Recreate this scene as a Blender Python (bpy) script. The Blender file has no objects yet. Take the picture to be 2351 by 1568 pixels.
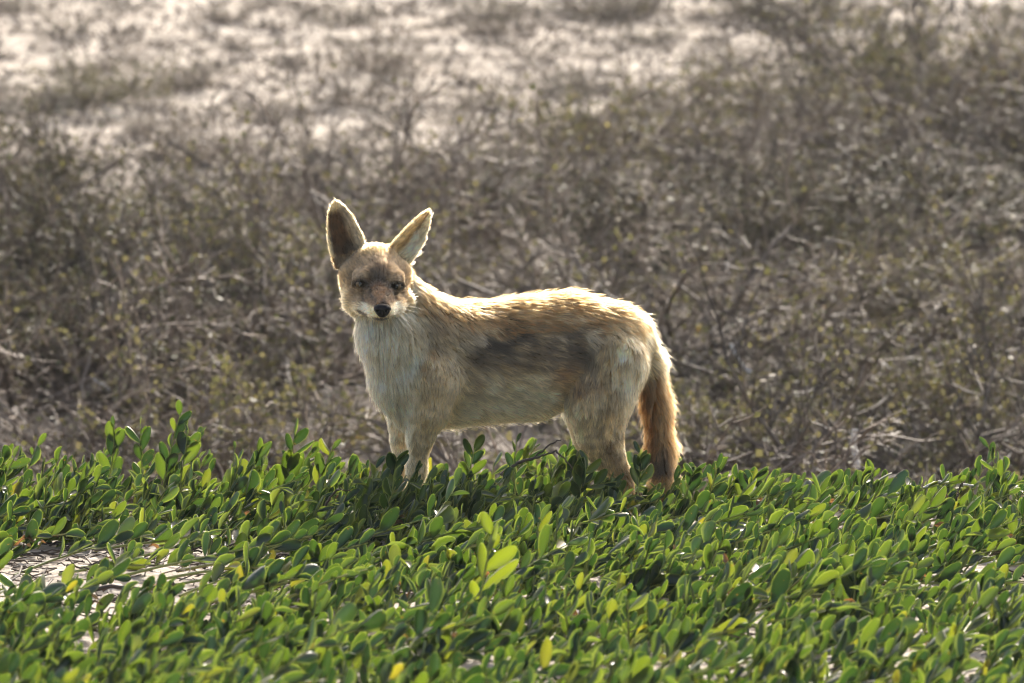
import bpy, math, random
import numpy as np
from mathutils import Vector, Matrix

# ---------------------------------------------------------------- camera, sky, sun, exposure
scene = bpy.context.scene
COL = scene.collection
R = math.radians
CAM = np.array([0.0, -12.0, 1.45])
PITCH = R(5.13)
FPX = 13282.0                       # focal length in pixels of a 2351 px wide picture
CXP, CYP = 1175.5, 784.0
cam_d = bpy.data.cameras.new('camera')
cam = bpy.data.objects.new('camera', cam_d); COL.objects.link(cam)
cam.location = CAM; cam.rotation_euler = (R(90) - PITCH, 0, 0)
cam_d.sensor_width = 36; cam_d.lens = FPX * 36 / 2351
cam_d.clip_start = 0.1; cam_d.clip_end = 2000
cam_d.dof.use_dof = True; cam_d.dof.focus_distance = 11.62; cam_d.dof.aperture_fstop = 6.4
scene.camera = cam

SUN_EL, SUN_AZ = R(33), R(12)       # azimuth from +Y towards +X: behind the animal, a little to the right
world = bpy.data.worlds.new('World'); scene.world = world; world.use_nodes = True
wn = world.node_tree; bg = wn.nodes['Background']
sky = wn.nodes.new('ShaderNodeTexSky'); sky.sky_type = 'NISHITA'; sky.sun_disc = False
sky.sun_elevation = SUN_EL; sky.sun_rotation = SUN_AZ; sky.dust_density = 6.0; sky.air_density = 1.0; sky.ozone_density = .6
wn.links.new(sky.outputs[0], bg.inputs[0]); bg.inputs[1].default_value = 0.15
sun_d = bpy.data.lights.new('sun', 'SUN'); sun_d.energy = 4.2; sun_d.angle = R(0.6); sun_d.color = (1.0, 0.955, 0.90)
sun = bpy.data.objects.new('sun', sun_d); COL.objects.link(sun)
sdir = Vector((math.sin(SUN_AZ) * math.cos(SUN_EL), math.cos(SUN_AZ) * math.cos(SUN_EL), math.sin(SUN_EL)))
sun.rotation_euler = (-sdir).to_track_quat('-Z', 'Y').to_euler(); sun.location = sdir * 40
vs = scene.view_settings; vs.view_transform = 'Standard'; vs.look = 'None'; vs.gamma = 1; vs.use_curve_mapping = False
vs.exposure = 1.32
vs.use_white_balance = True; vs.white_balance_temperature = 6750; vs.white_balance_tint = 9
cy = scene.cycles
cy.max_bounces = 7; cy.diffuse_bounces = 2; cy.glossy_bounces = 2; cy.transmission_bounces = 6; cy.transparent_max_bounces = 8
cy.use_denoising = True; cy.use_adaptive_sampling = True; cy.adaptive_threshold = 0.02
cy.sample_clamp_indirect = 6.0; cy.pixel_filter_type = 'BLACKMAN_HARRIS'; cy.filter_width = 1.15
try: cy.volume_bounces = 0
except Exception: pass

# ---------------------------------------------------------------- helpers
F_ = np.array([0, math.cos(PITCH), -math.sin(PITCH)]); U_ = np.array([0, math.sin(PITCH), math.cos(PITCH)])
def P(px, py, dep=0.0):
    """point of the place seen at picture position (px, py) on the upright plane y = -dep"""
    ray = F_ + np.array([1.0, 0, 0]) * (px - CXP) / FPX + U_ * (CYP - py) / FPX
    return CAM + ray * ((-dep - CAM[1]) / ray[1])
S = 1 / 1098.6
def to_px(p):
    q = p - CAM; t = q @ F_
    return CXP + q[..., 0] / t * FPX, CYP - (q @ U_) / t * FPX
def sm(a, b, x):
    t = np.clip((x - a) / (b - a), 0, 1); return t * t * (3 - 2 * t)
def _hash(ix, iy, iz, s):
    n = (ix * 374761393 + iy * 668265263 + iz * 2147483647 + s * 1274126177) & 0xffffffff
    n = ((n ^ (n >> 13)) * 1274126177) & 0xffffffff
    n = ((n ^ (n >> 16)) * 668265263) & 0xffffffff
    return ((n ^ (n >> 15)) & 0xffff) / 65535.0
def noise(p, s=0):
    p = np.asarray(p, float); i = np.floor(p).astype(np.int64); f = p - i; f = f * f * (3 - 2 * f)
    r = 0
    for dx in (0, 1):
        for dy in (0, 1):
            for dz in (0, 1):
                w = (f[..., 0] if dx else 1 - f[..., 0]) * (f[..., 1] if dy else 1 - f[..., 1]) * (f[..., 2] if dz else 1 - f[..., 2])
                r = r + w * _hash(i[..., 0] + dx, i[..., 1] + dy, i[..., 2] + dz, s)
    return r
def fbm(p, s=0, o=3):
    r = 0; a = .5
    for k in range(o): r = r + a * noise(np.asarray(p) * 2 ** k + 17.3 * k, s + k); a *= .5
    return r / (1 - .5 ** o)
def noise2(x, y, sc, s=0, o=3):
    return fbm(np.stack([np.asarray(x) * sc, np.asarray(y) * sc, np.zeros_like(np.asarray(x, float)) + .37], -1), s, o)

def mesh(name, V, Fa, smooth=True):
    me = bpy.data.meshes.new(name); V = np.asarray(V, np.float32); Fa = np.asarray(Fa, np.int32)
    n, k = Fa.shape
    me.vertices.add(len(V)); me.vertices.foreach_set('co', V.ravel())
    me.loops.add(n * k); me.loops.foreach_set('vertex_index', Fa.ravel())
    me.polygons.add(n); me.polygons.foreach_set('loop_start', np.arange(0, n * k, k, dtype=np.int32))
    me.update(calc_edges=True)
    if smooth: me.polygons.foreach_set('use_smooth', np.ones(n, bool))
    me.validate()
    return me
def link(name, data, parent=None, mat=None):
    o = bpy.data.objects.new(name, data); COL.objects.link(o)
    if parent is not None: o.parent = parent
    if mat is not None and not data.materials: data.materials.append(mat)
    return o
def empty(name, loc):
    o = bpy.data.objects.new(name, None); COL.objects.link(o); o.location = loc; o.empty_display_size = .05
    return o
def tag(o, label=None, cat=None, group=None, kind=None):
    if label: o['label'] = label
    if cat: o['category'] = cat
    if group: o['group'] = group
    if kind: o['kind'] = kind
    return o
def tube(pts, rad, sides=4):
    """tapered tube round a polyline -> verts, quads"""
    pts = np.asarray(pts, float); rad = np.broadcast_to(np.asarray(rad, float), (len(pts),))
    t = np.gradient(pts, axis=0); t /= np.linalg.norm(t, axis=1)[:, None] + 1e-9
    ref = np.array([0, 0, 1.0]) if abs(t[0, 2]) < .9 else np.array([1.0, 0, 0])
    a = np.cross(t, ref); a /= np.linalg.norm(a, axis=1)[:, None] + 1e-9
    b = np.cross(t, a)
    an = np.arange(sides) / sides * 2 * np.pi
    V = (pts[:, None] + rad[:, None, None] * (a[:, None] * np.cos(an)[None, :, None] + b[:, None] * np.sin(an)[None, :, None])).reshape(-1, 3)
    i = np.arange(len(pts) - 1)[:, None] * sides; j = np.arange(sides)[None]; j2 = (j + 1) % sides
    Q = np.stack([i + j, i + j2, i + sides + j2, i + sides + j], -1).reshape(-1, 4)
    return V, Q
class MB:
    def __init__(s): s.V = []; s.F = []; s.n = 0
    def add(s, V, Q): s.V.append(V); s.F.append(np.asarray(Q) + s.n); s.n += len(V)
    def mesh(s, name, smooth=True): return mesh(name, np.concatenate(s.V), np.concatenate(s.F), smooth)

# ---------------------------------------------------------------- materials
def mat(name):
    m = bpy.data.materials.new(name); m.use_nodes = True
    nt = m.node_tree; nt.nodes.clear()
    out = nt.nodes.new('ShaderNodeOutputMaterial')
    def N(t, **kw):
        n = nt.nodes.new(t)
        for k, v in kw.items():
            if k.startswith('i_'): n.inputs[k[2:].replace('_', ' ')].default_value = v
            else: setattr(n, k, v)
        return n
    return m, nt, N, out
def ramp(N, stops):
    r = N('ShaderNodeValToRGB'); e = r.color_ramp.elements
    while len(e) < len(stops): e.new(.5)
    for q, (p, c) in zip(e, stops): q.position = p; q.color = (*c, 1)
    return r

def sand_material():
    m, nt, N, out = mat('sand'); L = nt.links.new
    tc = N('ShaderNodeTexCoord')
    n1 = N('ShaderNodeTexNoise', i_Scale=1.3, i_Detail=6.0); L(tc.outputs['Object'], n1.inputs['Vector'])
    n2 = N('ShaderNodeTexNoise', i_Scale=38.0, i_Detail=5.0, i_Roughness=.65); L(tc.outputs['Object'], n2.inputs['Vector'])
    r1 = ramp(N, [(.3, (.31, .268, .224)), (.7, (.44, .393, .342))]); L(n1.outputs[0], r1.inputs[0])
    r2 = ramp(N, [(.34, (.45, .40, .35)), (.58, (1, 1, 1))]); L(n2.outputs[0], r2.inputs[0])
    mx = N('ShaderNodeMix', data_type='RGBA', blend_type='MULTIPLY'); mx.inputs[0].default_value = .8
    L(r1.outputs[0], mx.inputs[6]); L(r2.outputs[0], mx.inputs[7])
    mp = N('ShaderNodeMapping'); mp.inputs['Scale'].default_value = (1, .55, 1); L(tc.outputs['Object'], mp.inputs['Vector'])
    n4 = N('ShaderNodeTexNoise', i_Scale=5.0, i_Detail=7.0, i_Roughness=.7); L(mp.outputs[0], n4.inputs['Vector'])
    sx = N('ShaderNodeSeparateXYZ'); L(tc.outputs['Object'], sx.inputs[0])
    mr = N('ShaderNodeMapRange'); L(sx.outputs['Y'], mr.inputs['Value']); mr.inputs['From Min'].default_value = 10.5; mr.inputs['From Max'].default_value = 7.5; mr.inputs['To Min'].default_value = .01; mr.inputs['To Max'].default_value = .16
    ad = N('ShaderNodeMath', operation='ADD'); L(n4.outputs[0], ad.inputs[0]); L(mr.outputs[0], ad.inputs[1])
    r4 = ramp(N, [(.50, (0, 0, 0)), (.60, (1, 1, 1))]); L(ad.outputs[0], r4.inputs[0])
    yb = N('ShaderNodeMapRange'); L(sx.outputs['Y'], yb.inputs['Value']); yb.inputs['From Min'].default_value = .6; yb.inputs['From Max'].default_value = 2.0; yb.inputs['To Max'].default_value = .85
    fm = N('ShaderNodeMath', operation='MULTIPLY'); L(r4.outputs[0], fm.inputs[0]); L(yb.outputs[0], fm.inputs[1])
    deb = N('ShaderNodeMix', data_type='RGBA'); L(fm.outputs[0], deb.inputs[0]); L(mx.outputs[2], deb.inputs[6]); deb.inputs[7].default_value = (.115, .092, .072, 1)
    b = N('ShaderNodeBsdfPrincipled', i_Roughness=.9); b.inputs['Specular IOR Level'].default_value = .2
    L(deb.outputs[2], b.inputs['Base Color'])
    n3 = N('ShaderNodeTexNoise', i_Scale=160.0, i_Detail=4.0); L(tc.outputs['Object'], n3.inputs['Vector'])
    bp1 = N('ShaderNodeBump', i_Strength=.6, i_Distance=.02); L(n2.outputs[0], bp1.inputs['Height'])
    bp2 = N('ShaderNodeBump', i_Strength=.5, i_Distance=.004); L(n3.outputs[0], bp2.inputs['Height']); L(bp1.outputs[0], bp2.inputs['Normal'])
    L(bp2.outputs[0], b.inputs['Normal']); L(b.outputs[0], out.inputs[0])
    return m

def leaf_material(name, hue, dry=False):
    m, nt, N, out = mat(name); L = nt.links.new
    oi = N('ShaderNodeObjectInfo'); ge = N('ShaderNodeNewGeometry'); tc = N('ShaderNodeTexCoord')
    ad = N('ShaderNodeMath', operation='ADD'); L(oi.outputs['Random'], ad.inputs[0]); L(ge.outputs['Random Per Island'], ad.inputs[1])
    fr = N('ShaderNodeMath', operation='FRACT'); L(ad.outputs[0], fr.inputs[0])
    c1 = ramp(N, hue[0]); L(fr.outputs[0], c1.inputs[0])
    c2 = ramp(N, hue[1]); L(fr.outputs[0], c2.inputs[0])
    # underside a little paler and greyer
    under = N('ShaderNodeMix', data_type='RGBA'); L(ge.outputs['Backfacing'], under.inputs[0]); L(c1.outputs[0], under.inputs[6])
    pal = N('ShaderNodeMix', data_type='RGBA'); pal.inputs[0].default_value = .35; L(c1.outputs[0], pal.inputs[6]); pal.inputs[7].default_value = (.15, .19, .12, 1)
    L(pal.outputs[2], under.inputs[7])
    # blemishes
    sp = N('ShaderNodeTexNoise', i_Scale=150.0 if not dry else 60.0, i_Detail=2.0)
    L(ge.outputs['Position'], sp.inputs['Vector'])
    spr = ramp(N, [(.70, (0, 0, 0)), (.78, (1, 1, 1))]); L(sp.outputs[0], spr.inputs[0])
    blm = N('ShaderNodeMix', data_type='RGBA'); L(spr.outputs[0], blm.inputs[0]); L(under.outputs[2], blm.inputs[6]); blm.inputs[7].default_value = (.16, .09, .02, 1)
    blt = N('ShaderNodeMix', data_type='RGBA'); L(spr.outputs[0], blt.inputs[0]); L(c2.outputs[0], blt.inputs[6]); blt.inputs[7].default_value = (.35, .16, .02, 1)
    mg = N('ShaderNodeAttribute', attribute_name='margin')  # leaf margin coloured paler to imitate rim-lit edges
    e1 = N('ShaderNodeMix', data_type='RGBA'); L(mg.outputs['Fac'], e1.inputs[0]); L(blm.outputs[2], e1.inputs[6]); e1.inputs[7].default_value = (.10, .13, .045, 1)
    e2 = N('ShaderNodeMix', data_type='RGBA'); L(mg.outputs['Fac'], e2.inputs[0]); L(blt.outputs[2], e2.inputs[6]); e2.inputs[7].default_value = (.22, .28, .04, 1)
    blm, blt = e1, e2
    b = N('ShaderNodeBsdfPrincipled', i_Roughness=.36 if not dry else .6); b.inputs['Specular IOR Level'].default_value = .65 if not dry else .25
    L(blm.outputs[2], b.inputs['Base Color'])
    fine = N('ShaderNodeTexNoise', i_Scale=260.0, i_Detail=2.0); L(ge.outputs['Position'], fine.inputs['Vector'])
    bp = N('ShaderNodeBump', i_Strength=.25, i_Distance=.002); L(fine.outputs[0], bp.inputs['Height']); L(bp.outputs[0], b.inputs['Normal'])
    t = N('ShaderNodeBsdfTranslucent'); L(blt.outputs[2], t.inputs[0])
    mx = N('ShaderNodeMixShader'); mx.inputs[0].default_value = .42; L(b.outputs[0], mx.inputs[1]); L(t.outputs[0], mx.inputs[2])
    L(mx.outputs[0], out.inputs[0])
    return m
GREEN = ([(0, (.014, .028, .015)), (.4, (.020, .037, .018)), (.97, (.030, .048, .020)), (1, (.075, .075, .02))],
         [(0, (.012, .033, .006)), (.5, (.030, .070, .008)), (.9, (.095, .15, .010)), (.985, (.17, .20, .013)), (1, (.28, .25, .016))])
BROWN = ([(0, (.03, .022, .016)), (.7, (.10, .06, .035)), (1, (.20, .11, .05))], [(0, (.05, .03, .015)), (1, (.28, .13, .04))])
OLIVE = ([(0, (.065, .06, .034)), (.5, (.115, .10, .058)), (1, (.19, .15, .095))], [(0, (.07, .072, .024)), (1, (.15, .13, .055))])
M_SAND = sand_material()
M_LEAF = leaf_material('fresh_leaf', GREEN)
M_DEAD = leaf_material('dead_leaf', BROWN, True)
M_DARKLEAF = leaf_material('dark_scrub_leaf', ([(0, (.03, .028, .02)), (1, (.07, .06, .04))], [(0, (.03, .03, .012)), (1, (.07, .06, .03))]), True)
M_OLIVE = leaf_material('olive_leaf', OLIVE, True)

def bark_material(name, stops, scale=30.0, rough=.68):
    m, nt, N, out = mat(name); L = nt.links.new
    ge = N('ShaderNodeNewGeometry'); oi = N('ShaderNodeObjectInfo')
    n = N('ShaderNodeTexNoise', i_Scale=scale, i_Detail=4.0); L(ge.outputs['Position'], n.inputs['Vector'])
    mi = N('ShaderNodeMath', operation='MULTIPLY_ADD'); L(ge.outputs['Random Per Island'], mi.inputs[0]); mi.inputs[1].default_value = .55; 
    sc = N('ShaderNodeMath', operation='MULTIPLY_ADD'); L(n.outputs[0], sc.inputs[0]); sc.inputs[1].default_value = .6; sc.inputs[2].default_value = -.08
    L(sc.outputs[0], mi.inputs[2])
    r0 = ramp(N, stops); L(mi.outputs[0], r0.inputs[0])
    tnt = ramp(N, [(0, (.50, .47, .45)), (.35, (.85, .80, .76)), (.7, (1.0, .93, .90)), (1, (1.2, 1.12, 1.05))]); L(oi.outputs['Random'], tnt.inputs[0])
    r = N('ShaderNodeMix', data_type='RGBA', blend_type='MULTIPLY'); r.inputs[0].default_value = 1.0 if name == 'dry_twig' else 0.0
    L(r0.outputs[0], r.inputs[6]); L(tnt.outputs[0], r.inputs[7])
    b = N('ShaderNodeBsdfPrincipled', i_Roughness=rough); b.inputs['Specular IOR Level'].default_value = .3
    L(r.outputs[2], b.inputs['Base Color'])
    bp = N('ShaderNodeBump', i_Strength=.4, i_Distance=.003); L(n.outputs[0], bp.inputs['Height']); L(bp.outputs[0], b.inputs['Normal'])
    L(b.outputs[0], out.inputs[0]); return m
M_STEM = bark_material('green_stem', [(0, (.10, .12, .03)), (.6, (.24, .25, .07)), (1, (.30, .24, .10))], 25, .5)
M_TWIG = bark_material('dry_twig', [(0, (.05, .041, .034)), (.45, (.12, .098, .08)), (.8, (.235, .20, .168)), (1, (.45, .41, .36))])
M_DARKTWIG = bark_material('dark_twig', [(0, (.02, .016, .013)), (.7, (.09, .065, .05)), (1, (.22, .17, .13))])
M_PALE = bark_material('bleached_wood', [(0, (.34, .31, .27)), (1, (.72, .68, .62))], 40)

# ---------------------------------------------------------------- ground
def ground_z(x, y):
    x = np.asarray(x, float); y = np.asarray(y, float)
    dip = -.42 * sm(.25, 2.0, y)
    rise = .105 * np.maximum(0, y - 2.6) * sm(2.4, 4.2, y)
    rise = np.where(y > 30, .105 * 27.4 + 0 * y, rise)
    far = 1.0 * sm(60, 200, np.hypot(x, y)) * noise2(x, y, .012, 5) * 1.5
    und = (noise2(x, y, .5, 3) - .5) * .10 * (.35 + sm(.3, 3, y)) + (noise2(x, y, 2.3, 9, 2) - .5) * .035 + (noise2(x, y, 9, 12, 2) - .5) * .014
    return dip + rise + far + und * sm(400, 100, np.hypot(x, y))
def axis(a, b, fine, n_out, reach):
    core = np.arange(a, b + 1e-6, fine); g = np.geomspace(fine * 2, reach, n_out)
    return np.concatenate([(a - g)[::-1], core, b + g])
gx = axis(-4, 4, .06, 36, 500); gy = axis(-3.2, 18, .06, 40, 700)
X, Y = np.meshgrid(gx, gy, indexing='ij'); Z = ground_z(X, Y)
ni, nj = X.shape; idx = np.arange(ni * nj).reshape(ni, nj)
gq = np.stack([idx[:-1, :-1], idx[1:, :-1], idx[1:, 1:], idx[:-1, 1:]], -1).reshape(-1, 4)
ground = link('sand_ground', mesh('sand_ground', np.stack([X, Y, Z], -1).reshape(-1, 3), gq), None, M_SAND)
tag(ground, kind='structure')
_tx = np.arange(-5, 5.01, .04); _ty = np.arange(-4, 20.01, .04); _TZ = ground_z(*np.meshgrid(_tx, _ty, indexing='ij'))
def gz(x, y):
    u = (x + 5) / .04; v = (y + 4) / .04; i = min(max(int(u), 0), len(_tx) - 2); j = min(max(int(v), 0), len(_ty) - 2); u -= i; v -= j
    return float(_TZ[i, j] * (1 - u) * (1 - v) + _TZ[i + 1, j] * u * (1 - v) + _TZ[i, j + 1] * (1 - u) * v + _TZ[i + 1, j + 1] * u * v)

# ---------------------------------------------------------------- jackal: body as one surface
LAT = np.array([.33, -.94, 0.0])
PR = []          # primitives: a, b, ra, rb, flat, blend, group, flow
def cone(g, a, b, flat=1.0, k=.02, flow=None):
    A = P(a[0], a[1], a[3]); B = P(b[0], b[1], b[3])
    PR.append(dict(g=g, a=A, b=B, ra=a[2] * S, rb=b[2] * S, flat=flat, k=k, flow=flow))
def chain(g, pts, flat=1.0, k=.02, flow=None):
    for a, b in zip(pts[:-1], pts[1:]): cone(g, a, b, flat, k, flow)
def td(px): return .10 - (px - 945) / 1098.6 * .36
TOR = [(955, 855, 100), (1010, 842, 126), (1110, 832, 124), (1210, 822, 128), (1300, 800, 116), (1392, 796, 99)]
chain('torso', [(x, y, r, td(x)) for x, y, r in TOR], .66, .03)
chain('torso', [(945, 880, 77, .125), (962, 930, 58, .115)], .8, .03)
chain('neck', [(874, 690, 56, .165), (898, 768, 66, .15), (935, 838, 80, .13)], .92, .03)
chain('neck', [(918, 655, 34, .125), (970, 735, 52, .11), (1035, 775, 70, .085)], .9, .04)
HD = .19
chain('head', [(872, 640, 46, HD + .02), (862, 616, 55, HD - .02)], 1, .02)
chain('head', [(826, 668, 26, HD), (815, 630, 33, HD - .03)], 1, .02)
chain('head', [(906, 668, 24, HD), (912, 630, 31, HD - .03)], 1, .02)
chain('head', [(878, 706, 19, HD + .115), (869, 655, 40, HD + .03)], 1, .015)
chain('head', [(875, 721, 14, HD + .092), (866, 692, 30, HD + .01)], 1, .012)
chain('head', [(848, 633, 12, HD + .050), (822, 634, 12, HD + .034)], 1, .014)
chain('head', [(892, 636, 12, HD + .050), (916, 638, 12, HD + .034)], 1, .014)
for ex_, ey_, sx_ in ((828, 652, 1), (910, 657, -1)):       # eyelids
    cone('head', (ex_ + 14 * sx_, ey_ - 6, 6, HD + .054), (ex_, ey_ - 10, 7, HD + .0505), 1, .006); cone('head', (ex_, ey_ - 10, 7, HD + .0505), (ex_ - 15 * sx_, ey_ - 5, 6, HD + .040), 1, .006)
    cone('head', (ex_ + 13 * sx_, ey_ + 9, 6, HD + .053), (ex_, ey_ + 12, 6, HD + .048), 1, .006); cone('head', (ex_, ey_ + 12, 6, HD + .048), (ex_ - 15 * sx_, ey_ + 6, 6, HD + .039), 1, .006)
chain('head', [(860, 714, 14, HD + .082), (836, 702, 16, HD + .035), (818, 690, 24, HD - .005)], 1, .015)   # lips and cheek ruff
chain('head', [(892, 714, 13, HD + .082), (908, 702, 15, HD + .035), (922, 688, 22, HD - .005)], 1, .015)
chain('head', [(822, 702, 20, HD - .02), (815, 655, 27, HD - .045)], 1, .02)
# front legs, hind legs, tail
chain('leg', [(1022, 765, 40, .105), (990, 875, 58, .152), (984, 945, 36, .158), (965, 1005, 21, .152), (957, 1075, 16, .147), (955, 1150, 17, .14), (948, 1192, 19, .15)], .8, .03)
chain('leg', [(938, 900, 55, .04), (928, 960, 30, .04), (920, 1010, 15, .045), (918, 1085, 13, .045), (914, 1150, 13, .045), (905, 1185, 18, .05)], .9, .03)
chain('leg', [(948, 1192, 19, .15), (930, 1198, 15, .165)], 1, .01)
chain('leg', [(905, 1185, 18, .05), (890, 1190, 14, .065)], 1, .01)
chain('hind', [(1408, 842, 78, .006), (1374, 930, 68, .028), (1378, 1000, 47, .026), (1399, 1050, 30, .01), (1431, 1095, 17, -.012), (1436, 1130, 12, -.015), (1425, 1185, 14, -.01), (1405, 1196, 13, 0)], .62, .03)
chain('hind', [(1385, 850, 70, -.10), (1358, 935, 60, -.115), (1366, 1000, 44, -.115), (1392, 1048, 28, -.125), (1424, 1088, 17, -.13), (1430, 1122, 12, -.13), (1418, 1175, 14, -.125), (1398, 1186, 13, -.12)], .62, .03)
chain('tail', [(1448, 762, 36, -.085), (1490, 830, 24, -.10), (1508, 930, 22, -.105), (1518, 1030, 21, -.10), (1522, 1105, 16, -.095), (1520, 1158, 7, -.09)], 1, .02)
# ears: thin cupped shells
EARS = []
def ear(base, tip, width, facing, curl, th):
    b = P(*base); t = P(*tip); ax = t - b; Ln = np.linalg.norm(ax); ax = ax / Ln
    n = np.array(facing, float); n -= ax * (n @ ax); n /= np.linalg.norm(n); w = np.cross(ax, n)
    EARS.append(dict(b=b, ax=ax, n=n, w=w, L=Ln, W=width, curl=curl, th=th))
ear((806, 592, HD - .04), (768, 459, HD - .055), .043, (-.12, -1, .12), .42, .0040)
ear((908, 592, HD - .045), (986, 482, HD - .075), .044, (.70, -.70, -.35), .50, .0040)
def ear_local(e, p):
    q = p - e['b']; t = q @ e['ax'] / e['L']; w = q @ e['w']; n = q @ e['n']
    tc = np.clip(t, 0, 1)
    Wt = e['W'] * (np.clip(1 - tc, 0, 1) ** .68 * (0.86 + .72 * tc)) + 1e-4
    ns = e['curl'] * np.clip(w / Wt, -1.2, 1.2) ** 2 * Wt - .012 * (1 - tc)
    return t, w, n, Wt, ns
def ear_sdf(e, p):
    t, w, n, Wt, ns = ear_local(e, p)
    d = np.maximum(np.abs(n - ns) * .8 - e['th'] * (1 - .35 * np.clip(t, 0, 1)), np.abs(w) - Wt)
    return np.maximum(d, np.maximum(-t - .12, t - 1) * e['L'])
def prim_sdf(c, p):
    ba = c['b'] - c['a']; pa = p - c['a']; h = np.clip(pa @ ba / (ba @ ba), 0, 1)
    o = pa - h[..., None] * ba
    if c['flat'] != 1:
        o = o + ((1 / c['flat'] - 1) * (o @ LAT))[..., None] * LAT
    return np.sqrt((o * o).sum(-1)) - (c['ra'] + (c['rb'] - c['ra']) * h), h
def smin(a, b, k):
    h = np.maximum(k - np.abs(a - b), 0) / k
    return np.minimum(a, b) - h * h * k * .25
def surface_nets(field, org, st):
    nx, ny, nz = field.shape; s = field < 0
    c = [s[i:nx - 1 + i, j:ny - 1 + j, k:nz - 1 + k] for i in (0, 1) for j in (0, 1) for k in (0, 1)]
    cnt = sum(x.astype(np.int8) for x in c); act = (cnt > 0) & (cnt < 8)
    I = np.argwhere(act); vid = -np.ones(act.shape, np.int64); vid[act] = np.arange(len(I))
    acc = np.zeros((len(I), 3)); nn = np.zeros(len(I))
    off = [(i, j, k) for i in (0, 1) for j in (0, 1) for k in (0, 1)]
    val = {o: field[I[:, 0] + o[0], I[:, 1] + o[1], I[:, 2] + o[2]] for o in off}
    for o in off:
        for ax in range(3):
            if o[ax]: continue
            o2 = list(o); o2[ax] = 1; o2 = tuple(o2); a = val[o]; b = val[o2]; m = (a < 0) != (b < 0)
            t = np.where(m, a / np.where(m, a - b, 1), 0)
            pt = np.array(o, float)[None] + np.zeros((len(I), 3)); pt[:, ax] = t
            acc[m] += pt[m]; nn[m] += 1
    V = org + (I + acc / nn[:, None]) * st
    Q = []
    for ax in range(3):
        u, v = [(1, 2), (2, 0), (0, 1)][ax]
        sl = [slice(None)] * 3; sl2 = [slice(None)] * 3; sl[ax] = slice(0, -1); sl2[ax] = slice(1, None)
        e = s[tuple(sl)] != s[tuple(sl2)]
        E = np.argwhere(e); E = E[(E[:, u] > 0) & (E[:, v] > 0) & (E[:, u] < field.shape[u] - 1) & (E[:, v] < field.shape[v] - 1)]
        def g(du, dv):
            q = E.copy(); q[:, u] -= du; q[:, v] -= dv; return vid[q[:, 0], q[:, 1], q[:, 2]]
        q = np.stack([g(1, 1), g(0, 1), g(0, 0), g(1, 0)], -1)
        ins = s[E[:, 0], E[:, 1], E[:, 2]]; q[~ins] = q[~ins][:, ::-1]
        Q.append(q)
    return V, np.concatenate(Q)
lo = np.min([np.minimum(c['a'] - c['ra'], c['b'] - c['rb']) for c in PR], 0) - .03; lo[0] -= .02
hi = np.max([np.maximum(c['a'] + c['ra'], c['b'] + c['rb']) for c in PR], 0) + .03; hi[2] = max(hi[2], P(767, 455, HD)[2] + .02)
ST = .0036
dims = np.ceil((hi - lo) / ST).astype(int)
field = np.full(dims, .05, np.float32)
def carve(fn, bl, bh, k):
    i0 = np.maximum(((bl - lo) / ST).astype(int), 0); i1 = np.minimum(((bh - lo) / ST).astype(int) + 2, dims)
    g = np.stack(np.meshgrid(*[lo[a] + ST * np.arange(i0[a], i1[a]) for a in range(3)], indexing='ij'), -1)
    sl = tuple(slice(i0[a], i1[a]) for a in range(3))
    field[sl] = smin(field[sl], fn(g), k)
for c in PR:
    pad = c['k'] + .012; r = max(c['ra'], c['rb'])
    carve(lambda g: prim_sdf(c, g)[0], np.minimum(c['a'], c['b']) - r - pad, np.maximum(c['a'], c['b']) + r + pad, c['k'])
for e in EARS:
    ends = np.stack([e['b'] - .02 * e['ax'], e['b'] + e['L'] * e['ax']]); carve(lambda g: ear_sdf(e, g), ends.min(0) - .055, ends.max(0) + .055, .010)
V, Q = surface_nets(field, lo, ST)
# a touch of smoothing
edge = np.concatenate([Q[:, [0, 1]], Q[:, [1, 2]], Q[:, [2, 3]], Q[:, [3, 0]]])
deg = np.bincount(edge[:, 0], minlength=len(V)) + np.bincount(edge[:, 1], minlength=len(V))
for _ in range(2):
    A = np.stack([np.bincount(edge[:, 0], V[edge[:, 1], a], len(V)) + np.bincount(edge[:, 1], V[edge[:, 0], a], len(V)) for a in range(3)], 1)
    V = V + .5 * (A / deg[:, None] - V)
body_me = mesh('body', V, Q)
JROOT = P(1150, 1192, .05)
jackal = empty('jackal', (0, 0, 0)); jackal.location = (JROOT[0], JROOT[1], 0.0)
tag(jackal, 'sandy jackal standing side-on in the leaves, head turned to the camera', 'jackal')
jinv = np.array([JROOT[0], JROOT[1], 0.0])
body_me.transform(Matrix.Translation(-Vector(jinv)))

# ---- coat: colour, length and lie of the hair by place on the body
C = dict(cream=(.70, .52, .29), white=(.88, .71, .44), tan=(.31, .19, .085), rufous=(.30, .12, .03), grey=(.085, .061, .042), black=(.018, .014, .011), silver=(.50, .39, .265), gold=(.48, .28, .10), brown=(.125, .062, .028))
C = {k: np.array(v) for k, v in C.items()}
def E(x, y, cx, cy_, rx, ry, soft=.5):
    return 1 - sm(1 - soft, 1 + soft, np.sqrt(((x - cx) / rx) ** 2 + ((y - cy_) / ry) ** 2))
def seg(x, y, x0, y0, x1, y1, r):
    dx, dy = x1 - x0, y1 - y0; h = np.clip(((x - x0) * dx + (y - y0) * dy) / (dx * dx + dy * dy), 0, 1)
    return 1 - sm(.6 * r, 1.3 * r, np.hypot(x - x0 - h * dx, y - y0 - h * dy))
GROUPS = ['torso', 'neck', 'head', 'leg', 'hind', 'tail', 'ear']
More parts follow.
